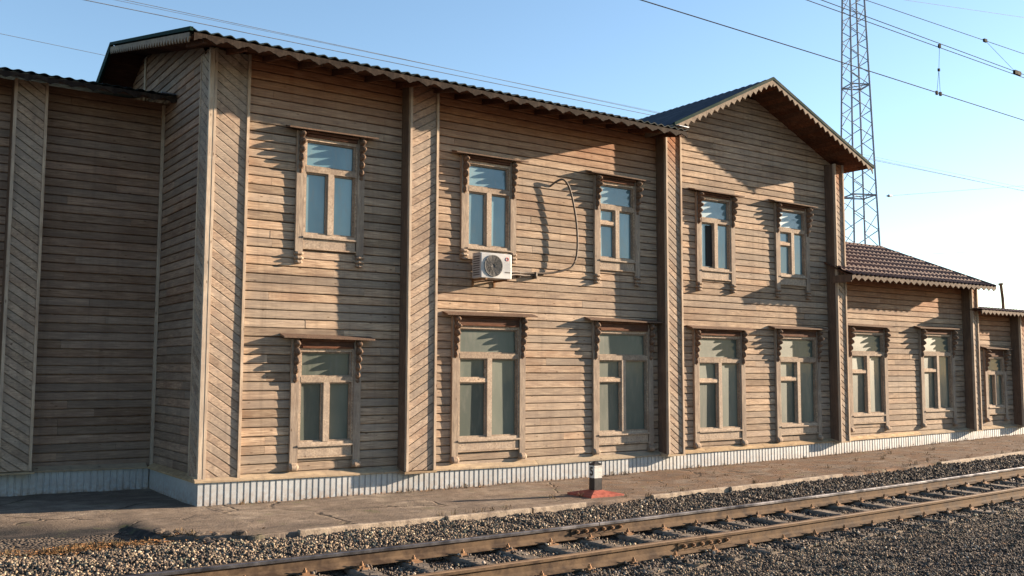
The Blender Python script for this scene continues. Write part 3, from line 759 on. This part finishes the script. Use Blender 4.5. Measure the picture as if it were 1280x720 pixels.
# low section hip roof of brown metal tile
LE, LXa, LXb = 4.44, 15.36, 22.0; LRY, LRZ, LRX = 1.6, 5.68, 20.3
s3 = (LRZ-LE)/(LRY+.8); V3 = Vector((0, 1, s3)).normalized(); L3 = math.hypot(LRY+.8, LRZ-LE)
def le_x(x): return (x-LXa)/(LXb-LXa)*.06
m = MB()
sheet((LXa, -.82, LE), (1, 0, 0.008), V3, LXb-LXa, L3, .185, .016, m, step=.030, steppitch=.33, nv=64, endv=lambda v: (0 if v*V3.y < .50 else 15.83-LXa, (LXb-LXa)-(LXb-LRX)*v/L3))
# hip end and back slope
Vh = Vector((LRX-LXb, 0, LRZ-LE-.05)).normalized(); Lh = math.hypot(LXb-LRX, LRZ-LE)
sheet((LXb, -.82, LE+.05), (0, 1, 0), Vh, 4.85, Lh, .185, .016, m, step=.03, steppitch=.33, nv=40, endv=lambda v: ((LRY+.82)*v/Lh, 4.85-(4.03-LRY)*v/Lh))
sheet((15.84, 4.03, LE), (1, 0, 0), Vector((0, LRY-4.03, LRZ-LE)), LXb-15.84, math.hypot(LRY-4.03, LRZ-LE), .185, .016, m, endv=lambda v: (0, (LXb-15.84)-(LXb-LRX)*v/2.73), nv=30)
R3 = m.build('roof', m_tile, ST, smooth=False)
m = MB(); n = 30
pts = [(LXb-(LXb-LRX)*i/n, -.82+(LRY+.82)*i/n, LE+.08+(LRZ-LE-.03)*i/n) for i in range(n+1)]; m.tube(pts, .035, 6); m.tube([(15.83, LRY, LRZ+.045), (LRX, LRY, LRZ+.06)], .04, 6); m.build('ridge_cap', m_tile, R3)
m = MB()
for i in range(7):
    ya, yb = -.78+i*.112, -.78+(i+1)*.112-.006
    m.prism([(LXa+.02, ya, LE-.02+s3*(ya+.8)), (LXa+.02, yb, LE-.02+s3*(yb+.8)), (LXa+.02, yb, LE-.05+s3*(yb+.8)), (LXa+.02, ya, LE-.05+s3*(ya+.8))], (LXb-LXa-.04, 0, .055))
m.build('soffit', m_soff, R3)
lace(R3, (LXa+.02, -.80, LE+.01), (LXb, -.80, LE+.065), drop=.13, pitch=.26, plain=.06, mt=m_laced2)
m = MB(); m.box((LXa, -.80, LE-.16), (LXa+.03, -.29, LE+.02)); m.build('end_board', m_dark, R3)
# lowest roof
AE = 3.84; AXa, AXb = 21.55, 30.
V4 = Vector((0, 1, .16)).normalized()
m = MB(); sheet((AXa, -.62, AE), (1, 0, 0), V4, AXb-AXa, 1.7, .185, .014, m, step=.025, steppitch=.33, nv=24, endv=lambda v: (0 if v < .30 else X5+.32-AXa, AXb-AXa)); m.box((X5+.3, 1.05, 3.0), (30, 1.1, 4.1)); m.box((X5+.3, 1.1, 4.05), (30, 4.6, 4.09))
R4 = m.build('roof', m_tile, ST)
lace(R4, (AXa+.02, -.60, AE+.005), (AXb, -.60, AE+.005), drop=.12, pitch=.22, plain=.05, mt=m_laced2)
m = MB(); m.prism([(AXa+.02, -.58, AE-.01), (AXa+.02, -.02, AE+.08), (AXa+.02, -.02, AE+.05), (AXa+.02, -.58, AE-.04)], (AXb-AXa-.04, 0, 0)); m.build('soffit', m_soff, R4)
# left wing roof
WE = 6.87; V5 = Vector((0, 1, .22)).normalized()
m = MB(); sheet((-9, 1.92, WE), (1, 0, 0.004), V5, 9.0-.03, 6.2, .19, .012, m, off=.01); R5 = m.build('roof', m_roofg, ST)
lace(R5, (-9, 1.95, WE-.03), (-.02, 1.95, WE+.01), drop=.10, pitch=.33, plain=.04, mt=m_laced)
m = MB()
for i in range(7):
    ya, yb = 1.98+i*.112, 1.98+(i+1)*.112-.006; softslab(m, -9+.02, -.06, ya, WE-.0+.22*(ya-1.95), yb, WE+.22*(yb-1.95), .03)
m.build('soffit', m_soff, R5)
m = MB(); m.box((-.30, 1.88, WE+.045), (-.06, 2.0, WE+.062)); m.build('flashing', m_flash, R5)

# stove pipe behind the lowest roof
m = MB(); m.tube([(25.80, 1.0, 4.0), (25.78, 1.0, 4.45), (25.70, 1.0, 4.90)], .045, 10); m.tube([(25.70, 1.0, 4.88), (25.69, 1.0, 4.94)], .07, 10); m.build('stove_pipe', m_rust_tar, ST)

# ------------------------------------------------------------------ air conditioner and hose
ax0, ax1, az0, az1, ay0, ay1 = 4.84, 5.52, 3.79, 4.25, -.47, -.17
ac = empty('air_conditioner', (5.14, -.2, 3.7), 'white outdoor air conditioner unit hung on the wall under the second upper window', 'air conditioner')
def child(mb, name, mt, par, base, smooth=False):
    o = mb.build(name, mt, None, smooth); o.data.transform(Matrix.Translation(-Vector(base))); o.parent = par; return o
AB = (5.14, -.2, 3.7)
m = MB(); m.box((ax0, ay0, az0), (ax1, ay1, az1), bev=.012)
m.box((ax0-.004, ay0+.03, az1-.0), (ax1+.004, ay1-.01, az1+.010)); acb = child(m, 'casing', m_white, ac, AB)
m = MB(); fx, fz_, fr = 5.11, 4.02, .19; m.tube([(fx, ay0-.001, fz_), (fx, ay0-.004, fz_)], fr, 32)
child(m, 'fan_opening', m_grille, ac, AB)
m = MB()
for r in (.04, .06, .08, .10, .12, .14, .16, .178, .195):
    pts = [(fx+r*math.cos(a), ay0-.012, fz_+r*math.sin(a)) for a in np.linspace(0, 2*math.pi, 33)]; m.tube(pts, .0035 if r < .19 else .008, 5)
for k in range(12): a = k*math.pi/6; m.tube([(fx+.05*math.cos(a), ay0-.012, fz_+.05*math.sin(a)), (fx+.195*math.cos(a), ay0-.012, fz_+.195*math.sin(a))], .003, 4)
child(m, 'fan_grille', m_grille2, ac, AB)
m = MB()
for k in range(9): m.box((ax0-.003, ay0+.05, az0+.05+k*.042), (ax0+.001, ay1-.04, az0+.072+k*.042))
child(m, 'side_vent', m_grille, ac, AB)
m = MB(); pts = [(5.42+.030*math.cos(a), ay0-.003, 4.16+.030*math.sin(a)) for a in np.linspace(0, 2*math.pi, 25)]; m.tube(pts, .006, 5); child(m, 'round_logo', m_logo, ac, AB)
m = MB(); m.box((5.37, ay0-.003, 3.90), (5.49, ay0+.001, 3.925)); child(m, 'badge', m_grille, ac, AB)
for x in (4.94, 5.42):
    m = MB(); m.box((x-.02, -.50, az0-.035), (x+.02, -.03, az0-.004)); m.box((x-.02, -.05, 3.66), (x+.02, -.028, az0-.03))
    child(m, 'wall_bracket', m_rust_tar, ac, AB)
def spline(P, n=10):
    P = [Vector(p) for p in P]; P = [P[0]*2-P[1]]+P+[P[-1]*2-P[-2]]; out = []
    for i in range(1, len(P)-2):
        for k in range(n):
            t = k/n; a, b, c, d = P[i-1:i+3]
            out.append(.5*((2*b)+(c-a)*t+(2*a-5*b+4*c-d)*t*t+(3*b-a-3*c+d)*t**3))
    return out+[P[-2]]
hs = empty('coolant_hose', (6.4, -.1, 3.95), 'dark taped hose looping up the boards to the right of the air conditioner', 'hose')
m = MB(); m.tube(spline([(5.56, -.30, 3.93), (5.75, -.22, 3.97), (6.1, -.11, 3.98), (6.6, -.12, 4.0), (7.0, -.17, 4.08), (7.22, -.19, 4.20), (7.31, -.2, 4.5), (7.30, -.20, 5.0), (7.20, -.20, 5.50), (7.10, -.19, 5.78), (6.98, -.17, 5.90), (6.86, -.12, 5.86), (6.76, -.03, 5.76)]), .021, 8); child(m, 'tape_wrapped_pipe', m_hose, hs, (6.4, -.1, 3.95), True)
m = MB(); m.tube(spline([(5.56, -.34, 3.88), (5.8, -.22, 3.92), (6.15, -.10, 3.93), (6.55, -.08, 3.97)]), .016, 6)
for x in (5.95, 6.35): m.box((x-.02, -.13, 3.88), (x+.02, -.028, 4.01))
child(m, 'cable', m_hose, hs, (6.4, -.1, 3.95), True)

# ------------------------------------------------------------------ track
def rail(k, label, heads):
    m = MB(); H = .18
    prof = [(-.075, -H), (-.075, -H+.012), (-.02, -H+.035), (-.009, -H+.06), (-.009, -.055), (-.036, -.040), (-.037, -.010), (-.030, -.001), (.030, -.001), (.037, -.010), (.036, -.040), (.009, -.055), (.009, -H+.06), (.02, -H+.035), (.075, -H+.012), (.075, -H)]
    JX = 4.14 if k == 0 else 4.59; n = len(prof)
    for (a, b) in ((-30, JX-.006), (JX+.006, 90)):
        xs = [x for x in np.arange(-30, 90, .7)]; xs = [a]+[x for x in xs if a < x < b]+[b]
        vs = [(x, rail_y(x, k)+dy, gz(x)+dz) for x in xs for (dy, dz) in prof]; fs = []; mi = []
        for i in range(len(xs)-1):
            for j in range(n):
                fs.append((i*n+j, i*n+(j+1) % n, (i+1)*n+(j+1) % n, (i+1)*n+j)); mi.append(1 if j in ((5, 6, 7, 8) if k == 0 else (6, 7, 8)) else 0)
        fs += [tuple(range(n))[::-1], tuple(range((len(xs)-1)*n, len(xs)*n))]; mi += [0, 0]
        o = len(m.v); m.v += vs; m.p += [0.]*len(vs); m.f += [tuple(q+o for q in f) for f in fs]; m.m += mi
    r = empty('rail', (JX, rail_y(JX, k), gz(JX)-H), label, 'rail', 'rails of the railway track')
    base = r.location.copy()
    child(m, 'rail_bar', [m_rail, heads], r, base)
    for sgn in (-1, 1):
        m = MB(); x0, x1 = JX-.5, JX+.5; y = sgn
        pf = [(.010, -.150), (.034, -.142), (.030, -.115), (.020, -.100), (.020, -.075), (.034, -.058), (.012, -.052)]
        m.prism([(x0, rail_y(x0, k)+sgn*a, gz(JX)+b) for a, b in pf], (x1-x0, TRK*(x1-x0), .0)); fp = child(m, 'joint_bar', m_rail, r, base)
        b_ = MB()
        for i in range(6):
            x = JX-.40+i*.16; yy = rail_y(x, k); b_.tube([(x, yy+sgn*.018, gz(JX)-.088), (x, yy+sgn*.075, gz(JX)-.088)], .016, 6); b_.tube([(x, yy+sgn*.030, gz(JX)-.088), (x, yy+sgn*.052, gz(JX)-.088)], .026, 6)
        bo = b_.build('bolts', m_rust_tar, None); bo.data.transform(Matrix.Translation(-Vector(base))); bo.parent = fp
    return r
rail(0, 'rusty rail nearer the platform, its head worn shiny blue grey', m_railhead)
rail(1, 'rusty orange rail on the camera side of the track', m_railhead2)
# sleepers
def make_sleeper():
    r = empty('sleeper', (0, 0, 0), 'pale concrete railway sleeper lying under both rails with rusty fastenings', 'sleeper', 'sleepers of the railway track')
    m = MB(); n = 12; vs = []; fs = []
    for i in range(n+1):
        y = -1.36+2.72*i/n; top = 0. if abs(y) > .35 else -.012; w = .115+(.02 if abs(y) > .5 else 0)
        for (dx, dz) in ((-w-.02, -.16), (-w, top-.02), (-w+.015, top), (w-.015, top), (w, top-.02), (w+.02, -.16)): vs.append((dx+random.uniform(-.004, .004), y, dz))
    for i in range(n):
        for j in range(6): fs.append((i*6+j, i*6+(j+1) % 6, (i+1)*6+(j+1) % 6, (i+1)*6+j))
    fs += [tuple(range(6)), tuple(range(n*6, (n+1)*6))[::-1]]; m.add(vs, fs); m.build('concrete_beam', m_sleep, r)
    for yr in (-.7975, .7975):
        p = MB(); p.box((-.085, yr-.19, .0005), (.085, yr+.19, .014)); pl = p.build('tie_plate', m_rust_tar, r)
        for s_ in (-1, 1):
            b = MB(); y = yr+s_*.115; b.box((-.045, y-.035, .012), (.045, y+.035, .036)); b.tube([(0, y, .03), (0, y, .085)], .013, 6); b.tube([(0, y, .038), (0, y, .062)], .024, 6)
            b.build('rail_clamp', m_rust_tar, pl)
    return r
proto = make_sleeper()
def copy_tree(o, parent=None):
    c = o.copy(); C.objects.link(c)
    if parent: c.parent = parent
    for ch in o.children: copy_tree(ch, c)
    return c
xs_ = [-1.68+.7*i for i in range(0, 62)]
for i, x in enumerate(xs_):
    s_ = proto if i == 0 else copy_tree(proto)
    s_.location = (x, (rail_y(x, 0)+rail_y(x, 1))/2, gz(x)-.196); s_.rotation_euler = (0, random.uniform(-.008, .008), TRK+random.uniform(-.008, .008))

# ------------------------------------------------------------------ marker post
bx, by = 6.02, -2.28; bz = gz(bx)+.0
mp = empty('marker_post', (bx, by, bz), 'short black and white numbered post standing on a red square base at the platform edge', 'marker post')
Rz = Matrix.Rotation(math.radians(-3), 4, 'Z')
m = MB(); hb = .345
vs = [(-hb, -hb, -.03), (hb, -hb, -.03), (hb, hb, -.03), (-hb, hb, -.03), (-hb, -hb, .03), (hb, -hb, .03), (hb, hb, .03), (-hb, hb, .03), (-.09, -.09, .088), (.09, -.09, .088), (.09, .09, .088), (-.09, .09, .088)]
fs = [(0, 1, 5, 4), (1, 2, 6, 5), (2, 3, 7, 6), (3, 0, 4, 7), (4, 5, 9, 8), (5, 6, 10, 9), (6, 7, 11, 10), (7, 4, 8, 11), (8, 9, 10, 11), (3, 2, 1, 0)]
m.add([tuple(Rz @ Vector(v)) for v in vs], fs); m.build('base', m_redp, mp)
pw = .078
for (nm, z0, z1, mt) in (('post', .075, .29, m_black), ('white_band', .29, .50, m_wpaint), ('cap', .50, .545, m_black)):
    m = MB(); w = pw+(.002 if nm == 'white_band' else 0)
    if nm == 'cap': m.add([tuple(Rz @ Vector(v)) for v in [(-w, -w, z0), (w, -w, z0), (w, w, z0), (-w, w, z0), (-w, -w, z1-.02), (w, -w, z1-.02), (w, w, z1-.02), (-w, w, z1-.02), (0, 0, z1+.03)]], [(0, 1, 5, 4), (1, 2, 6, 5), (2, 3, 7, 6), (3, 0, 4, 7), (4, 5, 8), (5, 6, 8), (6, 7, 8), (7, 4, 8), (3, 2, 1, 0)])
    else: m.box((-w, -w, z0), (w, w, z1), R=Rz)
    o = m.build(nm, mt, mp)
tc = bpy.data.curves.new('digit', 'FONT'); tc.body = '5'; tc.size = .20; tc.extrude = .0015; tc.align_x = 'CENTER'; tc.align_y = 'CENTER'; tc.offset = .006
to = bpy.data.objects.new('tmp', tc); C.objects.link(to); bpy.context.view_layer.update()
me = bpy.data.meshes.new_from_object(to.evaluated_get(bpy.context.evaluated_depsgraph_get())); bpy.data.objects.remove(to)
me.materials.clear(); me.materials.append(m_black); dg = bpy.data.objects.new('digit', me); C.objects.link(dg); dg.parent = mp
# digit on the face that looks to the lower left (-x local)
dg.matrix_local = Rz @ Matrix.Translation((-pw-.0045, 0, .395)) @ Matrix(((0, 0, -1), (-1, 0, 0), (0, 1, 0))).to_4x4()

# ------------------------------------------------------------------ lattice mast
TX, TY = 44.6, 19.3
tw = empty('lattice_mast', (TX, TY, 0), 'tall grey steel lattice mast rising behind the low roof', 'mast')
def tside(z): return max(.55, 2.02-.0445*z)
vdir = math.atan2(TY+15.04, TX+4.68); th0 = vdir+math.pi/2+math.radians(29.4)
def tcor(k, z):
    s_ = tside(z)/2*math.sqrt(2); a = th0+math.pi/4+k*math.pi/2; return Vector((s_*math.cos(a), s_*math.sin(a), z))
for k in range(4):
    m = MB(); m.tube([tcor(k, -.3), tcor(k, 33)], .060, 6); m.build('leg', m_steel, tw)
zs = [0.]
while zs[-1] < 32: zs.append(zs[-1]+max(.6, tside(zs[-1])*.64))
for k in range(4):
    m = MB()
    for i in range(len(zs)-1):
        a, b = (k, (k+1) % 4) if i % 2 == 0 else ((k+1) % 4, k)
        m.tube([tcor(a, zs[i]), tcor(b, zs[i+1])], .028, 4)
    for z in (5.9, 12.5, 19.2, 26): m.tube([tcor(k, z), tcor((k+1) % 4, z)], .045, 4)
    m.build('lattice_bracing', m_steel, tw)
m = MB()
for z in (12.5, 19.2):
    m.tube([tcor(0, z), tcor(2, z)], .03, 4); m.tube([tcor(1, z), tcor(3, z)], .03, 4)
m.build('cross_brace', m_steel, tw)
rgt = Vector((rt.x, rt.y)); BOXK = min(range(4), key=lambda k: (tcor(k, 10).xy-Vector((0, 0))).dot(rgt)); m = MB()
for k in range(4):
    q = tcor(k, 10.2)
    if k == BOXK: m.box((q.x-.5, q.y-.1, 9.7), (q.x-.15, q.y+.25, 10.7), bev=.04); m.box((q.x-.3, q.y, 10.7), (q.x-.2, q.y+.1, 11.3))
m.build('equipment_box', m_grille, tw)
for s_ in (-1, 1):
    pass

# ------------------------------------------------------------------ wires
def wire(name, pts, r, mt, label, cat, group=None, n=4):
    m = MB(); m.tube(pts, r, n); o = m.build(name, mt); rebase(o, pts[0]); return tag(o, label, cat, group)
def cat_pts(y0, z, sag=.0, x0=-40, x1=120, n=60, slope=TRK, period=50, ph=0):
    return [(x, y0+slope*x, z-sag*(1-((((x-ph) % period)/period)*2-1)**2)+0) for x in np.linspace(x0, x1, n)]
wire('contact_wire', [(x, -5.52+.01*x, 7.24-.006*max(0, x-8)) for x in np.linspace(-40, 60, 30)], .009, m_wire, 'lowest and darkest overhead contact wire, running above the track', 'overhead wire')
wire('messenger_wire', [(x, -5.5+.01*x, 8.11) for x in np.linspace(-40, 60, 30)], .008, m_wire, 'lower of the close pair of wires above the contact wire', 'overhead wire')
wire('messenger_wire', [(x, -5.5+.01*x, 8.20-.004*max(0, x-9)) for x in np.linspace(-40, 60, 30)], .008, m_wire, 'upper of the close pair of wires above the contact wire', 'overhead wire')
wire('feeder_wire', [(x, -5.3, 8.56+.018*(x-9.8)) for x in np.linspace(-40, 60, 30)], .007, m_wire, 'single wire with a clamp, above the close pair at upper right', 'overhead wire')
# dropper with a forked foot
XD = 11.75; yD = -5.4
dr = empty('dropper', (XD, yD, 7.2), 'thin forked dropper hanging between the pair of wires and the contact wire', 'dropper')
m = MB(); m.tube([(0, 0, .93), (-.05, 0, .46)], .004, 4); m.tube([(-.05, 0, .46), (-.14, 0, .02)], .004, 4); m.tube([(-.05, 0, .46), (-.03, 0, .02)], .004, 4); m.build('strand', m_wire, dr)
m = MB(); m.box((-.03, -.015, .89), (.03, .015, .96)); m.box((-.07, -.015, .44), (-.03, .015, .49)); m.box((-.17, -.015, -.02), (-.12, .015, .05)); m.box((-.05, -.015, -.02), (0, .015, .05)); m.build('clamp', m_rubber, dr)
cl = empty('wire_clamp', (13.55, -5.3, 8.6), 'dark clamp on the upper right wire with a thin strand down to the pair', 'clamp')
m = MB(); m.box((-.05, -.02, .0), (.05, .02, .06)); m.build('jaw', m_rubber, cl); m = MB(); m.tube([(0, 0, .03), (1.0, -.05, -.42)], .004, 4); m.build('strand', m_wire, cl)
m = MB(); m.box((.96, -.08, -.48), (1.2, -.03, -.40)); m.build('end_clamp', m_rubber, cl)
wire('power_line', [(x, 10, 11.24+.006*(x+.2)) for x in np.linspace(-60, 200, 40)], .011, m_wiref, 'lower of the two main thin lines passing behind the long roof', 'power line')
wire('power_line', [(x, 10, 11.40+.006*(x+.2)) for x in np.linspace(-60, 200, 40)], .006, m_wiref, 'faint thin line close above the lower line behind the long roof', 'power line')
wire('power_line', [(x, 10, 11.46+.0009*x) for x in np.linspace(-60, 200, 40)], .008, m_wiref, 'upper of the two main thin lines passing behind the long roof', 'power line')
wire('power_line', [(-9, 10, 10.2), (-1.96, 10, 10.0), (.36, 10, 9.93), (6, 10, 9.8)], .006, m_wiref, 'faint line at far left running down to the left roof', 'power line')
wire('power_line', [(31.97, 8, 18.01), (42.1, 8, 19.46), (70, 8, 23)], .009, m_wiref, 'very faint line crossing the upper right corner of the sky', 'power line')
gw = empty('stay_wire', (36.46, 12, 10.57), 'stay wire with a small insulator right of the lattice mast', 'stay wire')
m = MB(); m.tube([(0, 0, 0), (13, 0, 1.99), (40, 0, 6.3)], .010, 4); m.build('wire', m_wiref, gw)
m = MB(); m.tube([(-.15, 0, -.02), (0, 0, 0), (.05, 0, .01), (.30, 0, .04), (.35, 0, .05)], [.01, .05, .07, .05, .015], 8); m.build('insulator', m_wiref, gw)
wire('power_line', [(39, 12, 7.91), (49.15, 12, 8.91), (80, 12, 12)], .008, m_wiref, 'faint low line in the pale sky above the brown roof at right', 'power line')

# ------------------------------------------------------------------ dead leaves and grass
m = MB()
def leaf(x, y, z, s_):
    a = random.uniform(0, 6.28); t1 = random.uniform(-.5, .5); c, d = math.cos(a)*s_, math.sin(a)*s_
    m.add([(x-c, y-d, z), (x+d*.6, y-c*.6, z+s_*abs(t1)), (x+c, y+d, z+s_*.3), (x-d*.6, y+c*.6, z+s_*abs(t1)*1.4)], [(0, 1, 2, 3)])
for _ in range(3400):
    u = random.random()
    if u > .86: x = random.uniform(1, 22); y = random.uniform(-11.5, -7)
    elif u < .36: x = random.gauss(-2.2, .55); y = random.gauss(-2.62, .16)
    elif u < .62: x = random.uniform(.5, 27); y = -.14-abs(random.gauss(0, .07))
    else: x = random.uniform(6, 27); y = random.uniform(-2.9, -.2)
    if x < -3.6: continue
    z = (plat_z(x, y) if y > plat_front(x) else bed_h(x, y)+.03)+.012; leaf(x, y, z, random.uniform(.012, .032))
tag(m.build('dead_leaves', m_leaf), 'brown dead leaves blown along the platform and its edge', 'leaves', kind='stuff')
m = MB()
def blade(x, y, z, h, sp=.5):
    a = random.uniform(0, 6.28); b = random.uniform(.2, 1.)*sp; dx, dy = math.cos(a), math.sin(a); w = .0035
    m.add([(x-dy*w, y+dx*w, z), (x+dy*w, y-dx*w, z), (x+dx*h*b*.5, y+dy*h*b*.5, z+h*.75), (x+dx*h*b, y+dy*h*b, z+h)], [(0, 1, 2), (0, 2, 3)])
for _ in range(170):
    u = random.random()
    if u < .35: cx_, cy_ = random.gauss(-2.1, .6), random.gauss(-2.6, .15)
    elif u < .6: cx_ = random.uniform(2.2, 26); cy_ = edge_y(cx_)+random.gauss(.1, .05)
    elif u < .8: cx_ = random.uniform(.5, 26); cy_ = -.16-abs(random.gauss(0, .03))
    else: cx_ = random.uniform(5, 26); cy_ = random.uniform(-2.8, -.3)
    if cx_ < -3.5: continue
    z = plat_z(cx_, cy_) if cy_ > plat_front(cx_) else bed_h(cx_, cy_)+.01
    for _b in range(random.randint(8, 22)): blade(cx_+random.gauss(0, .03), cy_+random.gauss(0, .03), z-.005, random.uniform(.03, .10))
tag(m.build('dry_grass', m_grass), 'dry yellow grass tufts at the platform edge and wall foot', 'grass', kind='stuff')
# broken lumps of asphalt at the ragged end of the platform
m = MB()
for _ in range(14):
    x = random.uniform(-1.4, -.3); y = plat_front(x)+random.uniform(-.18, .25); s_ = random.uniform(.03, .08)
    vs = [(Vector(v)*s_*random.uniform(.7, 1.2)) for v in iv]; vs = [Vector((v.x*1.3, v.y, v.z*.6))+Vector((x, y, (plat_z(x, y) if y > plat_front(x) else bed_h(x, y))+s_*.25)) for v in vs]
    m.add(vs, [tuple(f) for f in ifc], .6)
tag(m.build('rubble', m_plat), 'broken lumps of old asphalt at the crumbled left end of the platform', 'rubble', kind='stuff')
